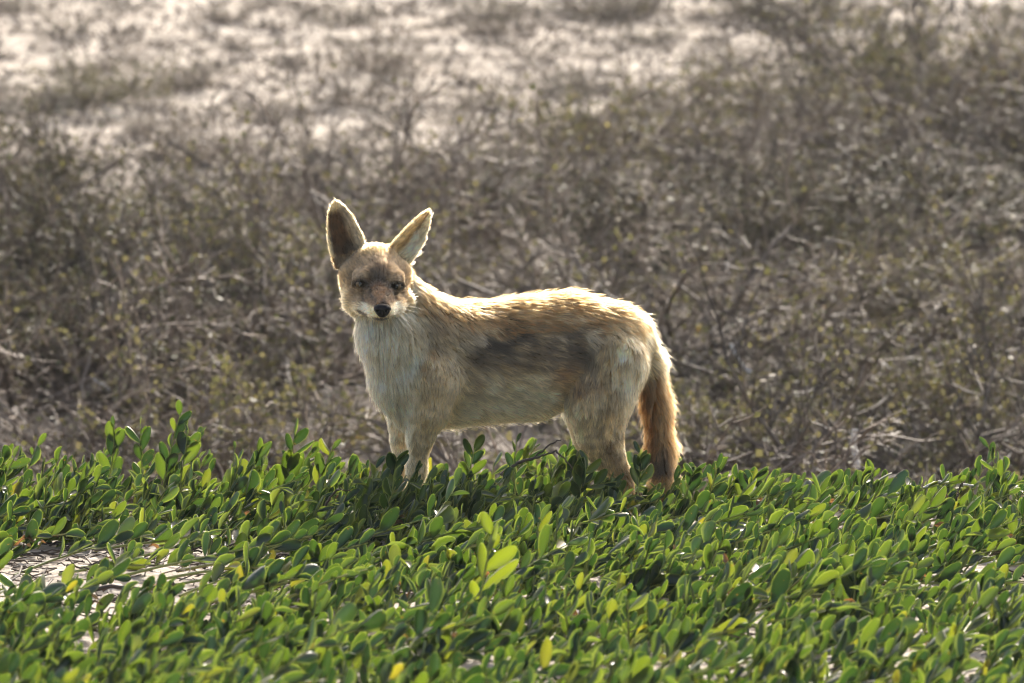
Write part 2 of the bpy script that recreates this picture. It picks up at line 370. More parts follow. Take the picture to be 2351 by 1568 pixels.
def regions(p):
    gd = {g: np.full(len(p), 9.0) for g in GROUPS}; flow = np.zeros_like(p); ws = np.zeros(len(p)); best = np.full(len(p), 9.0)
    for c in PR:
        d, h = prim_sdf(c, p); gd[c['g']] = np.minimum(gd[c['g']], d)
        w = np.exp(-np.maximum(d + .004, 0) / .010); f = c['b'] - c['a']; f = f / np.linalg.norm(f)
        flow += w[:, None] * f; ws += w
    el = []
    for e in EARS:
        d = ear_sdf(e, p); t, w, n, Wt, ns = ear_local(e, p)
        d = np.where(t < .06, 9, d); gd['ear'] = np.minimum(gd['ear'], d); el.append((d, t, w, n, Wt, ns))
        ww = np.where(d < .004, 6.0, 0); flow += ww[:, None] * e['ax']; ws += ww
    flow /= np.linalg.norm(flow, axis=1)[:, None] + 1e-9
    G = np.stack([gd[g] for g in GROUPS], 1)
    G[:, 6] -= .003
    return G, flow, el
def root_of(p): return p * np.array([1, 1, 1.5])
def coat(p, nrm, rnd):
    """-> base colour, tip colour, length, lift, flow, keep"""
    n = len(p); G, flow, el = regions(p); x, y = to_px(p); g = G.argmin(1)
    W = np.exp(-np.maximum(G - G.min(1)[:, None], 0) / .012); W /= W.sum(1)[:, None]
    nz1 = fbm(p * 22, 3); nz2 = fbm(p * np.array([45, 45, 90]), 8); nz3 = fbm(p * 9, 14)
    def col(name): return np.tile(C[name], (n, 1))
    def mixc(a, b, m): m = np.clip(m, 0, 1)[:, None]; return a * (1 - m) + b * m
    # body
    under = sm(.15, .75, -nrm[:, 2] + .35 * (nz1 - .5))
    low = sm(820, 960, y + 60 * (nz1 - .5))
    bc = mixc(col('tan') * 1.02, col('cream'), .35 + .6 * low)
    bc = mixc(bc, col('grey'), sm(.56, .66, fbm(p * np.array([70, 70, 26]), 33)) * .5 * sm(1020, 1080, x))
    bc = mixc(bc, col('cream'), under)
    saddle = sm(890, 785, y + 110 * (nz3 - .5) + .10 * (x - 1200)) * sm(940, 1010, x + 40 * (nz1 - .5)) * sm(1500, 1400, x + 60 * (nz1 - .5))
    bc = mixc(bc, col('grey') * .8, saddle * .85)
    bc = mixc(bc, col('silver'), saddle * sm(.50, .62, nz2) * .85)
    bc = mixc(bc, col('grey') * .4, saddle * sm(.50, .38, nz1) * .9)
    band = seg(x, y, 1010, 760, 1330, 800, 48) + .5 * seg(x, y, 1050, 830, 1300, 850, 36)
    bc = mixc(bc, col('grey') * .75, np.clip(band, 0, 1) * .40 * sm(.30, .58, nz1))
    topb = sm(760, 700, y) * sm(1000, 1100, x)
    bc = mixc(bc, col('tan') * .45, topb * .85)
    bc = mixc(bc, col('grey') * .45, E(x, y, 1388, 745, 26, 20) * .9)
    for (cx, cy2, rx, ry, cn, am) in [(1330, 840, 70, 40, 'grey', .75), (1395, 850, 22, 70, 'gold', .6), (1300, 885, 42, 40, 'rufous', .55), (1350, 880, 40, 36, 'brown', .35), (1400, 790, 40, 20, 'grey', .5), (1385, 930, 30, 30, 'rufous', .35), (1440, 800, 50, 70, 'cream', .55), (985, 930, 20, 60, 'rufous', .45), (1020, 745, 26, 30, 'brown', .65), (1010, 900, 60, 40, 'tan', .4)]:
        bc = mixc(bc, col(cn), E(x, y, cx, cy2, rx, ry, .7) * am * (.5 + nz1))
    chestw = sm(985, 885, x - .12 * (y - 850) + 70 * (nz1 - .5)) * sm(660, 720, y)
    bc = mixc(bc, col('white') * 1.02, chestw * .92)
    mott = fbm(p * np.array([26, 26, 48]), 120, 2) * .5 + fbm(p * np.array([55, 55, 95]), 130, 2) * .5
    bc = mixc(bc, bc * .38, sm(.52, .40, mott) * .68 * (1 - .75 * chestw) * (1 - .6 * under))
    bc = mixc(bc, np.minimum(bc * 1.7 + np.array([.06, .042, .02]), .85), sm(.53, .66, mott) * .75)
    streak = sm(.60, .70, fbm(p * np.array([75, 75, 14]), 31))
    bc = mixc(bc, col('grey'), streak * E(x, y, 900, 850, 75, 90, .6) * .55)
    blen = np.full(n, .024) + .010 * sm(800, 690, y) + .006 * under
    blen = np.where(W[:, 1] > .5, .026, blen)
    # legs
    bc_body = bc
    lc = mixc(col('cream'), col('tan'), .30 + .35 * nz1)
    lc = mixc(lc, col('white'), sm(965, 925, x) * .5)
    hc = mixc(col('tan') * 1.2, col('cream'), .15 + .5 * sm(1420, 1330, x) + .3 * (nz1 - .2))
    for (cx, cy2, rx, ry, cn, am) in [(1345, 850, 62, 50, 'grey', .65), (1398, 850, 16, 80, 'gold', .5), (1300, 890, 40, 46, 'rufous', .7), (1355, 905, 45, 40, 'brown', .45), (1410, 795, 45, 22, 'grey', .6), (1440, 830, 40, 90, 'cream', .6), (1300, 960, 26, 60, 'cream', .9), (1395, 960, 50, 40, 'tan', .4)]:
        hc = mixc(hc, col(cn), E(x, y, cx, cy2, rx, ry, .7) * am * (.4 + 1.1 * nz2))
    hc = mixc(hc, bc_body, sm(870, 800, y + 30 * (nz1 - .5)))
    mot2 = fbm(p * np.array([70, 70, 34]), 140, 3)
    hc = mixc(hc, hc * .5, sm(.52, .40, mot2) * .6)
    hc = mixc(hc, np.minimum(hc * 1.6 + np.array([.06, .042, .02]), .85), sm(.52, .64, mot2) * .7)
    hc = mixc(hc, col('rufous'), sm(1020, 1100, y) * sm(1395, 1450, x) * .55)
    hc = mixc(hc, col('brown'), seg(x, y, 1395, 1020, 1432, 1090, 12) * .55)
    legl = np.full(n, .0115) - .004 * sm(1030, 1120, y)
    # tail
    tc = mixc(col('tan') * .72, col('rufous') * .62, .35 + .6 * sm(1525, 1485, x + 22 * (nz1 - .5)) * sm(850, 930, y))
    tc = mixc(tc, col('cream'), sm(880, 800, y) * .6)
    tc = mixc(tc, col('brown'), .55 * seg(x, y, 1480, 880, 1500, 1010, 12))
    tc = mixc(tc, col('black') * 1.6, sm(1012, 1045, y + 22 * (nz1 - .5)) * sm(1545, 1525, x) * sm(1102, 1078, y) * .92)
    tc = mixc(tc, col('gold') * .8, sm(1078, 1105, y) * .8)
    # head
    fc = mixc(col('grey') * 1.35, col('tan'), .28 + .4 * (nz1 - .5))
    fc = mixc(fc, col('gold') * .7, sm(600, 568, y) * .8)  # sunlit gold of the crown put into the hair colour
    side = np.maximum(sm(812, 784, x - .1 * (y - 640)), sm(925, 945, x))
    fc = mixc(fc, col('tan') * 1.1, side * .8 * sm(600, 640, y))
    fc = mixc(fc, col('cream') * .9, np.maximum(side, sm(690, 712, y)) * sm(655, 705, y) * .85)
    fc = mixc(fc, col('grey') * .35, E(x, y, 868, 640, 26, 40, .6) * .85)
    fc = mixc(fc, col('brown') * 1.4, seg(x, y, 868, 668, 876, 694, 20) * .85)
    fc = mixc(fc, col('rufous') * 1.0, np.maximum(seg(x, y, 893, 668, 900, 690, 6), seg(x, y, 846, 690, 862, 698, 7)) * .6)
    for sx, ex, ey in ((1, 828, 651), (-1, 910, 656)):
        fc = mixc(fc, col('silver') * .8, np.maximum(seg(x, y, ex - 18, ey - 17, ex + 10, ey - 19, 6), seg(x, y, ex - 12, ey + 19, ex + 14, ey + 23, 5)) * .22)
        fc = mixc(fc, col('black'), E(x, y, ex, ey, 19, 10.5, .3) * .98)
        fc = mixc(fc, col('black') * 1.5, seg(x, y, ex + 14 * sx, ey + 6, ex + 20 * sx, ey + 16, 6) * .8)
        fc = mixc(fc, col('grey') * .45, seg(x, y, ex + 10 * sx, ey + 24, ex + 26 * sx, ey + 44, 14) * .92)
    mz = np.maximum(seg(x, y, 838, 708, 862, 722, 12), seg(x, y, 896, 720, 912, 704, 11))
    fc = mixc(fc, col('white') * 1.08, mz * .95)
    fc = mixc(fc, col('white'), sm(722, 730, y) * .9)
    fc = mixc(fc, col('black'), np.maximum(seg(x, y, 826, 713, 844, 723, 3.2), seg(x, y, 856, 733, 890, 732, 4.0)) * .95)
    fc = mixc(fc, col('white'), sm(737, 739, y))
    fl = np.full(n, .0105) - .006 * seg(x, y, 868, 665, 877, 715, 32) + .010 * side * sm(640, 690, y) - .0085 * np.maximum(E(x, y, 828, 653, 30, 24), E(x, y, 910, 658, 30, 24))
    # ears
    ec = mixc(col('gold'), col('tan'), .5 * nz1); eln = np.full(n, .0095); elift = np.full(n, .36)
    for k, (d, t, w, nn, Wt, ns) in enumerate(el):
        m = d <= np.minimum(el[0][0], el[1][0]) + 1e-6; inside = (nn > ns) & m; ww = np.abs(w) / Wt
        inn = mixc(col('brown') * .55, col('silver') * .8, sm(.05, .6, w / Wt) * .75)
        inn = mixc(inn, col('black'), E(w / Wt, t, .1 if k == 0 else -.1, .12, .5, .14) * .8)
        inn = mixc(inn, col('cream'), np.maximum(sm(.74, .95, ww), sm(.72, .92, t)) * .95)
        if k == 1: inn = mixc(mixc(col('gold') * .75, col('brown'), .6 * sm(-.45, -.05, w / Wt)), col('white'), sm(-.02, .30, w / Wt + .3 * (nz2 - .5)))
        ec = np.where(inside[:, None], inn, ec); eln = np.where(inside, .010 + (.008 if k else .003) * sm(.8, .2, t), eln); elift = np.where(inside, .22, elift)
        ec = np.where(m[:, None] & ~inside[:, None], mixc(ec, col('brown'), .35 * sm(.25, .05, t)), ec)
    cols = [bc, mixc(bc, bc, 0 * x), fc, lc, hc, tc, ec]
    fl = np.maximum(fl, .0022); lens = [blen, blen, fl, legl, .008 + .012 * sm(1010, 900, y), np.full(n, .031) - .012 * sm(1110, 1150, y), eln]
    base = sum(W[:, k:k + 1] * cols[k] for k in range(7)); ln = sum(W[:, k] * lens[k] for k in range(7))
    base = np.where((g == 2)[:, None], fc, base); ln = np.where(g == 2, fl, ln)
    base = np.where((g == 6)[:, None], ec, base); ln = np.where(g == 6, eln, ln)
    lift = np.where(g == 6, elift, np.where(g == 2, .30, np.where(g == 5, .72, np.where(g == 1, .36, .33))))
    # agouti: dark guard hairs and pale ones
    base = base * (.34 + 1.15 * rnd[:, :1] ** 1.2) * (.72 + .56 * sm(.3, .7, fbm(root_of(p) * 55, 91, 2)))[:, None]
    tipm = rnd[:, 1]; pd = np.where(g == 0, .10 + .30 * saddle + .12 * topb, np.where(g == 2, .16 * sm(.35, .2, base.mean(1)), np.where(g == 5, .18, .05)))
    tip = base * 1.12
    tip = np.where((tipm < pd)[:, None], base * .18, tip)
    tip = np.where(((tipm > .86) & (g != 6))[:, None], np.minimum(base * 1.6, .85), tip)
    rufous_tip = (tipm < .75) & (g <= 1) & (nrm[:, 2] > .35)
    tip = np.where(rufous_tip[:, None], C['rufous'] * (.45 + rnd[:, 2:3] * .5), tip)
    # keep hair off eye openings and nose
    keep = np.ones(n, bool); fr = -nrm[:, 1] > .1
    for ex, ey in ((828, 651), (910, 656)): keep &= ~((g == 2) & fr & (((x - ex) / 13) ** 2 + ((y - ey - 1) / 6.5) ** 2 < 1))
    keep &= ~((g == 2) & fr & (((x - 878) / 19) ** 2 + ((y - 711) / 15) ** 2 < 1))
    grav = np.where(g == 0, .55, np.where(g == 1, .9, np.where(g == 2, .0, .15)))
    flow = flow + grav[:, None] * np.array([0, 0, -1.0])
    # whorl of the thigh and chest parting
    warm = np.array([1.12, 1.03, .88])
    return np.clip(base * warm, .004, .88), np.clip(tip * warm, .004, .88), ln, lift, flow, keep

rng = np.random.default_rng(7)
tri = np.concatenate([Q[:, [0, 1, 2]], Q[:, [0, 2, 3]]])
def normals(V, T):
    fn = np.cross(V[T[:, 1]] - V[T[:, 0]], V[T[:, 2]] - V[T[:, 0]]); vn = np.zeros_like(V)
    for k in range(3):
        for a in range(3): vn[:, a] += np.bincount(T[:, k], fn[:, a], len(V))
    return fn, vn / (np.linalg.norm(vn, axis=1)[:, None] + 1e-12)
FN, VN = normals(V, tri)
if (VN * (V - V.mean(0))).sum() < 0: print('WARNING normals inverted')
vcol = coat(V, VN, np.full((len(V), 4), .5))[0]
att = body_me.color_attributes.new('coat', 'FLOAT_COLOR', 'POINT')
att.data.foreach_set('color', np.concatenate([vcol * .8, np.ones((len(V), 1))], 1).astype(np.float32).ravel())
m, nt, N, out = mat('jackal_skin')
ca = N('ShaderNodeAttribute', attribute_name='coat'); b = N('ShaderNodeBsdfPrincipled', i_Roughness=.8); b.inputs['Specular IOR Level'].default_value = .1
nt.links.new(ca.outputs[0], b.inputs['Base Color']); nt.links.new(b.outputs[0], out.inputs[0]); M_SKIN = m
body = link('body', body_me, jackal, M_SKIN)

NH = 300000
ar = .5 * np.linalg.norm(FN, axis=1); cen = V[tri].mean(1); cx_, cy2_ = to_px(cen)
headish = E(cx_, cy2_, 862, 600, 120, 170, .1) * (cen[:, 1] < -.09)
pdf = ar * (1 + 1.6 * headish); pdf /= pdf.sum()
ti = rng.choice(len(tri), NH, p=pdf); r1 = np.sqrt(rng.random(NH)); r2 = rng.random(NH)
bw = np.stack([1 - r1, r1 * (1 - r2), r1 * r2], 1)
root = (V[tri[ti]] * bw[..., None]).sum(1); nrm = (VN[tri[ti]] * bw[..., None]).sum(1); nrm /= np.linalg.norm(nrm, axis=1)[:, None]
rnd = rng.random((NH, 4))
cell = np.floor((root + np.stack([noise(root * 80, 90 + k) for k in range(3)], 1) * .01) / .0055).astype(np.int64)
rnd[:, 0] = .35 * rnd[:, 0] + .65 * _hash(cell[:, 0], cell[:, 1], cell[:, 2], 5)
rnd[:, 1] = np.where(rng.random(NH) < .55, _hash(cell[:, 0], cell[:, 1], cell[:, 2], 6), rnd[:, 1])
base, tip, ln, lift, flow, keep = coat(root, nrm, rnd)
root, nrm, rnd, base, tip, ln, lift, flow = [a[keep] for a in (root, nrm, rnd, base, tip, ln, lift, flow)]
n = len(root)
# low frequency swirl so the coat lies in tufts
sw = np.stack([fbm(root * 30, 40 + k, 2) - .5 for k in range(3)], 1) * 1.1 + np.stack([fbm(root * 95, 50 + k, 2) - .5 for k in range(3)], 1) * .9
flow = flow + sw * np.where(ln > .014, 1.0, .5)[:, None] + rng.normal(0, .10, (n, 3))
tan = flow - nrm * (flow * nrm).sum(1)[:, None]; tan /= np.linalg.norm(tan, axis=1)[:, None] + 1e-9
lift = lift * (.7 + .7 * rnd[:, 3]); guard = rng.random(n) > .94
ln = ln * (.65 + .5 * rng.random(n)); ln[guard] *= 1.35; lift[guard] *= 1.25
d0 = tan + nrm * (lift * 1.9)[:, None]; d0 /= np.linalg.norm(d0, axis=1)[:, None]
d1 = tan + nrm * (lift * .45)[:, None]; d1 /= np.linalg.norm(d1, axis=1)[:, None]
d1[:, 2] -= .12
K = 5; tt = np.linspace(0, 1, K)
pts = root[:, None] + ln[:, None, None] * (d0[:, None] * (tt - .5 * tt ** 2)[None, :, None] + d1[:, None] * (.5 * tt ** 2)[None, :, None])
# clumps: tips pull together
warp = np.stack([noise(root * 60, 70 + k) for k in range(3)], 1) * .012
for cs, am in ((.008, .65), (.019, .32)):
    cell = np.floor((root + warp) / cs).astype(np.int64); cell -= cell.min(0); key = (cell[:, 0] * 4096 + cell[:, 1]) * 4096 + cell[:, 2]
    _, inv = np.unique(key, return_inverse=True); cnt = np.bincount(inv)
    mt = np.stack([np.bincount(inv, pts[:, -1, a]) / cnt for a in range(3)], 1)[inv]
    pull = (mt - pts[:, -1]) * (am * np.where(ln > .012, 1, .6) * np.where(guard, .3, 1))[:, None]
    pts += pull[:, None] * (tt ** 1.6)[None, :, None]
cc = base[:, None] * (1 - sm(.35, .8, tt))[None, :, None] + tip[:, None] * sm(.35, .8, tt)[None, :, None]
rad = (np.where(ln > .014, .00031, .00024) * (.7 + .6 * rnd[:, 2]))[:, None] * (1 - .85 * tt ** 2)[None]
def hair_object(name, pts, rad, colr, parent, material, off):
    n, K = pts.shape[:2]; h = bpy.data.hair_curves.new(name); h.add_curves([K] * n)
    h.attributes['position'].data.foreach_set('vector', (pts - off).astype(np.float32).ravel())
    ra = h.attributes.get('radius') or h.attributes.new('radius', 'FLOAT', 'POINT'); ra.data.foreach_set('value', rad.astype(np.float32).ravel())
    c = h.attributes.new('coat', 'FLOAT_COLOR', 'POINT'); c.data.foreach_set('color', np.concatenate([colr, np.ones((n, K, 1))], -1).astype(np.float32).ravel())
    h.materials.append(material); return link(name, h, parent)
m, nt, N, out = mat('fur')
ca = N('ShaderNodeAttribute', attribute_name='coat'); hb = N('ShaderNodeBsdfHairPrincipled'); hb.model = 'CHIANG'; hb.parametrization = 'COLOR'
hb.inputs['Roughness'].default_value = .42; hb.inputs['Radial Roughness'].default_value = .55; hb.inputs['Coat'].default_value = 0
nt.links.new(ca.outputs['Color'], hb.inputs['Color']); nt.links.new(hb.outputs[0], out.inputs[0]); M_FUR = m
fur = hair_object('fur', pts, rad, cc, jackal, M_FUR, jinv)

# ---- eyes, nose, whiskers, claws
def uv_ball(r, nu=20, nv=12, sc=(1, 1, 1)):
    u = np.linspace(0, 2 * np.pi, nu, endpoint=False); v = np.linspace(0, np.pi, nv)
    g = np.stack([np.sin(v)[:, None] * np.cos(u), -np.cos(v)[:, None] + 0 * u, np.sin(v)[:, None] * np.sin(u)], -1).reshape(-1, 3) * r * np.array(sc)
    i = np.arange(nv - 1)[:, None] * nu; j = np.arange(nu)[None]
    return g, np.stack([i + j, i + nu + j, i + nu + (j + 1) % nu, i + (j + 1) % nu], -1).reshape(-1, 4)
def simple(name, colr, rough, spec=.5, coatw=0):
    m, nt, N, out = mat(name); b = N('ShaderNodeBsdfPrincipled', i_Roughness=rough); b.inputs['Base Color'].default_value = (*colr, 1)
    b.inputs['Specular IOR Level'].default_value = spec; b.inputs['Coat Weight'].default_value = coatw
    tn = N('ShaderNodeTexNoise', i_Scale=700.0); g = N('ShaderNodeNewGeometry'); nt.links.new(g.outputs['Position'], tn.inputs['Vector'])
    bp = N('ShaderNodeBump', i_Strength=.25 if rough > .2 else 0, i_Distance=.001); nt.links.new(tn.outputs[0], bp.inputs['Height']); nt.links.new(bp.outputs[0], b.inputs['Normal'])
    nt.links.new(b.outputs[0], out.inputs[0]); return m
M_EYE = simple('eye_amber', (.10, .062, .028), .1, .5, 0); M_PUP = simple('pupil_black', (.004, .004, .004), .1); M_NOSE = simple('nose_leather', (.004, .004, .0045), .5, .2)
M_CLAW = simple('claw_horn', (.03, .025, .02), .4)
def skin_front(px, py):
    """depth of the skin seen at a picture position"""
    x, y = to_px(V); m = (np.hypot(x - px, y - py) < 5); return -V[m][:, 1].min() if m.any() else HD
for ex, ey in ((828, 652), (910, 657)):
    c = P(ex, ey, HD + .0455)
    v, q = uv_ball(.0108, 24, 16); e = link('eye', mesh('eye', v, q), jackal, M_EYE); e.location = c - jinv
    v, q = uv_ball(.0050, 16, 10, (1, .5, 1.15)); pu = link('pupil', mesh('pupil', v, q), e, M_PUP); pu.location = (0, -.0086, 0)
npos = P(878, 711, skin_front(878, 708) - .004)
gr = np.stack(np.meshgrid(*[np.arange(-.024, .0241, .0012)] * 3, indexing='ij'), -1)
def ell(g, c, r): return (np.sqrt((((g - np.array(c)) / np.array(r)) ** 2).sum(-1)) - 1) * min(r)
nf = smin(ell(gr, (0, 0, .002), (.0178, .013, .0108)), ell(gr, (0, -.002, -.006), (.0115, .010, .010)), .006)
for sx in (-1, 1): nf = np.maximum(nf, -ell(gr, (sx * .0088, -.012, -.002), (.0042, .006, .0034)))
nf = np.maximum(nf, -ell(gr, (0, -.0135, -.009), (.0009, .004, .008)))
nv_, nq_ = surface_nets(nf.astype(np.float32), np.array([-.024] * 3), .0012)
nose = link('nose', mesh('nose', nv_, nq_), jackal, M_NOSE); nose.location = npos - jinv; nose.scale = (1, 1, 1)
wp = []; wr = np.random.default_rng(5)
for k in range(18):
    s = -1 if k % 2 else 1
    bx, by = (852 + wr.uniform(-10, 8), 708 + wr.uniform(-10, 10)) if s < 0 else (903 + wr.uniform(-7, 8), 706 + wr.uniform(-10, 10))
    b0 = P(bx, by, HD + .095); d = np.array([s * wr.uniform(.55, 1), -wr.uniform(.1, .5), wr.uniform(-.75, .12)]); d /= np.linalg.norm(d); L_ = wr.uniform(.03, .075)
    t8 = np.linspace(0, 1, 8)[:, None]; wp.append(b0 + d * L_ * t8 + np.array([0, .02, -.22 * L_]) * t8 ** 2)
wp = np.array(wp); wc = np.where((np.arange(18) % 5 == 0)[:, None, None], .4, .02) * np.ones((18, 8, 3))
hair_object('whiskers', wp, np.full(wp.shape[:2],   .00011) * (1 - .7 * np.linspace(0, 1, 8) ** 2), wc, jackal, M_FUR, jinv)
for (px, py, dp) in ((925, 1202, .17), (935, 1204, .178), (886, 1193, .07), (894, 1195, .078), (1398, 1200, .008), (1406, 1202, .014)):
    c = P(px, py, dp); v, q = tube([c - jinv, c - jinv + np.array([-.006, -.004, -.002]), c - jinv + np.array([-.011, -.006, -.008])], [.0028, .0022, .0004], 6)
    link('claw', mesh('claw', v, q), jackal, M_CLAW)


# ---------------------------------------------------------------- green creeper in the foreground
prng = random.Random(21); nr = np.random.default_rng(22)
def leaf_mesh(name, seed, width=.46, ovate=.56):
    r = random.Random(seed); ns = 6
    ts = np.array([0, .09, .28, .56, .80, .94, 1.0]); across = np.array([-1, -.88, 0, .88, 1])
    bend = r.uniform(-.45, .65); cup = r.uniform(.03, .32); tw = r.uniform(-.6, .6); V = []
    wv = r.uniform(.85, 1.12); lip = r.uniform(.05, .10)
    for t in ts:
        w = .5 * width * wv * (math.sin(math.pi / 2 * t / ovate) ** .9 if t < ovate else math.sqrt(1 - ((t - ovate) / (1 - ovate)) ** 2 * .975)) + .014 * (1 - t)
        for a in across:
            z = cup * (abs(a) * w * 2) ** 2 * 2.2 + bend * t * t * .5 + (lip * w * 4 if abs(a) == 1 else 0) - (.012 if a == 0 else 0)
            yy = a * w; ang = tw * t
            V.append((t, yy * math.cos(ang) - z * math.sin(ang) * .3, z + yy * math.sin(ang)))
    i = np.arange(ns)[:, None] * 5; j = np.arange(4)[None]
    Q = np.stack([i + j, i + 5 + j, i + 6 + j, i + 1 + j], -1).reshape(-1, 4)
    return np.array(V), Q
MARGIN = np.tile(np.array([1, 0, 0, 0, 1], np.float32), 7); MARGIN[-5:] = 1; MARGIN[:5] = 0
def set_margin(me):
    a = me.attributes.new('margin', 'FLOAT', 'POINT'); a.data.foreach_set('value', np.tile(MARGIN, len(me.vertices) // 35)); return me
LV = [leaf_mesh('leaf', 100 + k, [.36, .42, .47, .40][k % 4]) for k in range(12)]
LM = []
for k in range(12):
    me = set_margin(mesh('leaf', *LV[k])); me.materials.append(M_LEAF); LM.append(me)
M_BACKLIT = leaf_material('backlit_leaf', ([(0, (.05, .075, .02)), (1, (.07, .095, .02))], [(0, (.13, .19, .012)), (1, (.21, .26, .014))]))  # lighter, yellower leaf colours imitate strong backlight on one shoot
BM = []
for k in range(3):
    me = set_margin(mesh('leaf', *LV[k + 2])); me.materials.append(M_BACKLIT); BM.append(me)

def basis(d, nrm):
    d = d / np.linalg.norm(d); nn = nrm - d * (nrm @ d); l = np.linalg.norm(nn)
    nn = nn / l if l > 1e-6 else np.array([0, 0, 1.0]); return np.stack([d, np.cross(nn, d), nn], 1)
def sprig(base, tip_dir, length, curve, first=.15, gap=.019, lsize=.052, face=False):
    """stem points and leaf frames of one shoot"""
    nseg = 7; d = np.array(tip_dir, float); d /= np.linalg.norm(d); pts = [np.array(base, float)]
    for k in range(nseg):
        d = d + np.array([curve[0], curve[1], curve[2]]) / nseg + nr.normal(0, .045, 3); d /= np.linalg.norm(d)
        pts.append(pts[-1] + d * length / nseg)
    pts = np.array(pts); out = []; s = length * first; k = 0; ph = prng.uniform(0, 6.28)
    while s <= length:
        f = s / length * nseg; i = min(int(f), nseg - 1); p = pts[i] + (pts[i + 1] - pts[i]) * (f - i); t = pts[i + 1] - pts[i]; t = t / np.linalg.norm(t)
        side = np.cross(t, [math.cos(ph), math.sin(ph), .4]); side /= np.linalg.norm(side) + 1e-9
        sg = 1 if k % 2 else -1; end = s + gap > length
        ld = t * (.9 if not end else 1.4) + side * sg * prng.uniform(.35, .95) * (0.3 if end else 1) + np.array([prng.gauss(.34, .30), prng.gauss(0, .25), prng.uniform(.35, 1.25)])
        flatl = prng.random() < .19
        if flatl: ld = np.array([t[0] + side[0] * sg, t[1] + side[1] * sg, prng.uniform(-.15, .35)])
        an = prng.gauss(0, 1.25); ln_ = np.array([math.sin(an), -math.cos(an), prng.uniform(-.4, .9)])
        if face:
            ld = t * .8 + np.array([sg * prng.uniform(.25, .75) + .12, prng.gauss(0, .2), prng.uniform(.1, .5)]); an = prng.gauss(0, .6); ln_ = np.array([math.sin(an), -math.cos(an), prng.uniform(-.2, .5)])
        elif flatl: ln_ = np.array([prng.gauss(.22, .25), prng.gauss(-.30, .28), 1.0])
        size = lsize * prng.choice((.55, .7, .85, .95, 1.05, 1.15)) * prng.uniform(.9, 1.1) * (1 - .35 * max(0, s / length - .75) / .25)
        out.append((p, basis(ld, ln_), size)); s += gap * prng.uniform(.75, 1.25); k += 1
    return pts, out
LEAFCOUNT = [0]
def put_leaf(parent, off, lf, me=None):
    p, B, s = lf; o = bpy.data.objects.new('leaf', me or LM[prng.randrange(12)]); COL.objects.link(o); o.parent = parent
    M = np.eye(4); M[:3, :3] = B * s; M[:3, 3] = p - off; o.matrix_local = Matrix(M.tolist()); LEAFCOUNT[0] += 1

xs = [-2.2, -.72, -.28, .14, .62, 2.2]; ys = [-3.3, -1.45, -.55, .9]
NM = [['leafy green creeper filling the bottom left corner below the bare sand', 'leafy green creeper at the bottom edge left of the tall yellowish shoot', 'leafy green creeper at the bottom edge around the tall yellowish shoot', 'leafy green creeper at the bottom edge right of the tall yellowish shoot', 'leafy green creeper filling the bottom right corner of the picture'],
      ['sparse green creeper straggling over the bare sand on the left', 'shaded green creeper halfway down, left below the front legs of the jackal', 'dense green creeper halfway down, under the belly of the jackal', 'dense green creeper halfway down, below the hind leg and tail of the jackal', 'green creeper with pale runners beside the small sand patch on the right'],
      ['tall green creeper along the crest at the left end', 'green creeper on the crest just left of the front legs of the jackal', 'green creeper on the crest around the front paws and under the belly', 'green creeper on the crest hiding the hind foot and tail tip', 'green creeper on the crest right of the tail, in front of olive scrub']]
def bare(x, y):
    """how bare the sand is: 0 covered, 1 bare"""
    a = 1 - sm(.7, 1.15, np.hypot((x + .86) / .50, (y + 1.12) / .62)); b = 1 - sm(.6, 1.1, np.hypot((x - 1.02) / .24, (y + 1.25) / .50)); c = 1 - sm(.5, 1.0, np.hypot((x + .45) / .13, (y + 1.5) / .3))
    return max(a * .90, b * .6, c * .6)
clumps = {}
for r in range(3):
    for c in range(5):
        cx = (max(xs[c], -1.3) + min(xs[c + 1], 1.3)) / 2; cyy = (ys[r] + ys[r + 1]) / 2
        e = empty('creeping_shrub', (cx, cyy, gz(cx, cyy)))
        tag(e, NM[r][c], 'creeper', 'green creeper covering the foreground'); clumps[r, c] = dict(e=e, stems=MB(), leaves=[], off=np.array(e.location))
NS = 3300; made = 0
while made < NS:
    x = prng.uniform(-1.75, 1.75); y = prng.uniform(-3.2, .42); foot = made < 75
    if foot: x = prng.uniform(-.34, -.10); y = prng.uniform(-.50, -.20)
    if abs(x) > 1.30 and prng.random() < .45: continue
    edge_y = .30 + .10 * math.sin(x * 2.3 + 1) + (.0 if x < .3 else -.12)
    if y > edge_y: continue
    bb = bare(x, y)
    if prng.random() < bb: continue
    made += 1
    cl = (0.55 + .9 * (.5 + .40 * math.sin(x * 5.1 + 1.3 * math.sin(y * 3.7)) * math.sin(y * 4.3 + x * 1.7))) * (1.12 if x < -.4 else 1.0) * (.62 if bb > .35 else 1)
    if foot: cl = 1.45
    az = prng.gauss(.15, .95); el = prng.uniform(.35, 1.25); L = prng.uniform(.035, .12) * cl * (1 + .55 * float(sm(-.25, -.75, x)) * float(sm(-.9, -.2, y)) - .16 * float(sm(.12, .25, x)) * float(sm(-.7, -.3, y)) * float(sm(.75, .6, x)) + .35 * float(sm(.75, 1.0, x)) * float(sm(-.9, -.2, y)))
    d = (math.cos(az) * math.cos(el), math.sin(az) * math.cos(el) * .8, math.sin(el))
    pts, lf = sprig((x, y, gz(x, y) - .004), d, L, (.25, 0, .35), first=.12, gap=.0165 * prng.uniform(.9, 1.2), lsize=.0465)
    r = 0 if y < ys[1] else 1 if y < ys[2] else 2; c = sum(x > v for v in xs[1:5])
    k = clumps[r, c]; v, q = tube(pts, np.linspace(.0026, .0013, len(pts)), 4); k['stems'].add(v - k['off'], q)
    k['leaves'] += lf
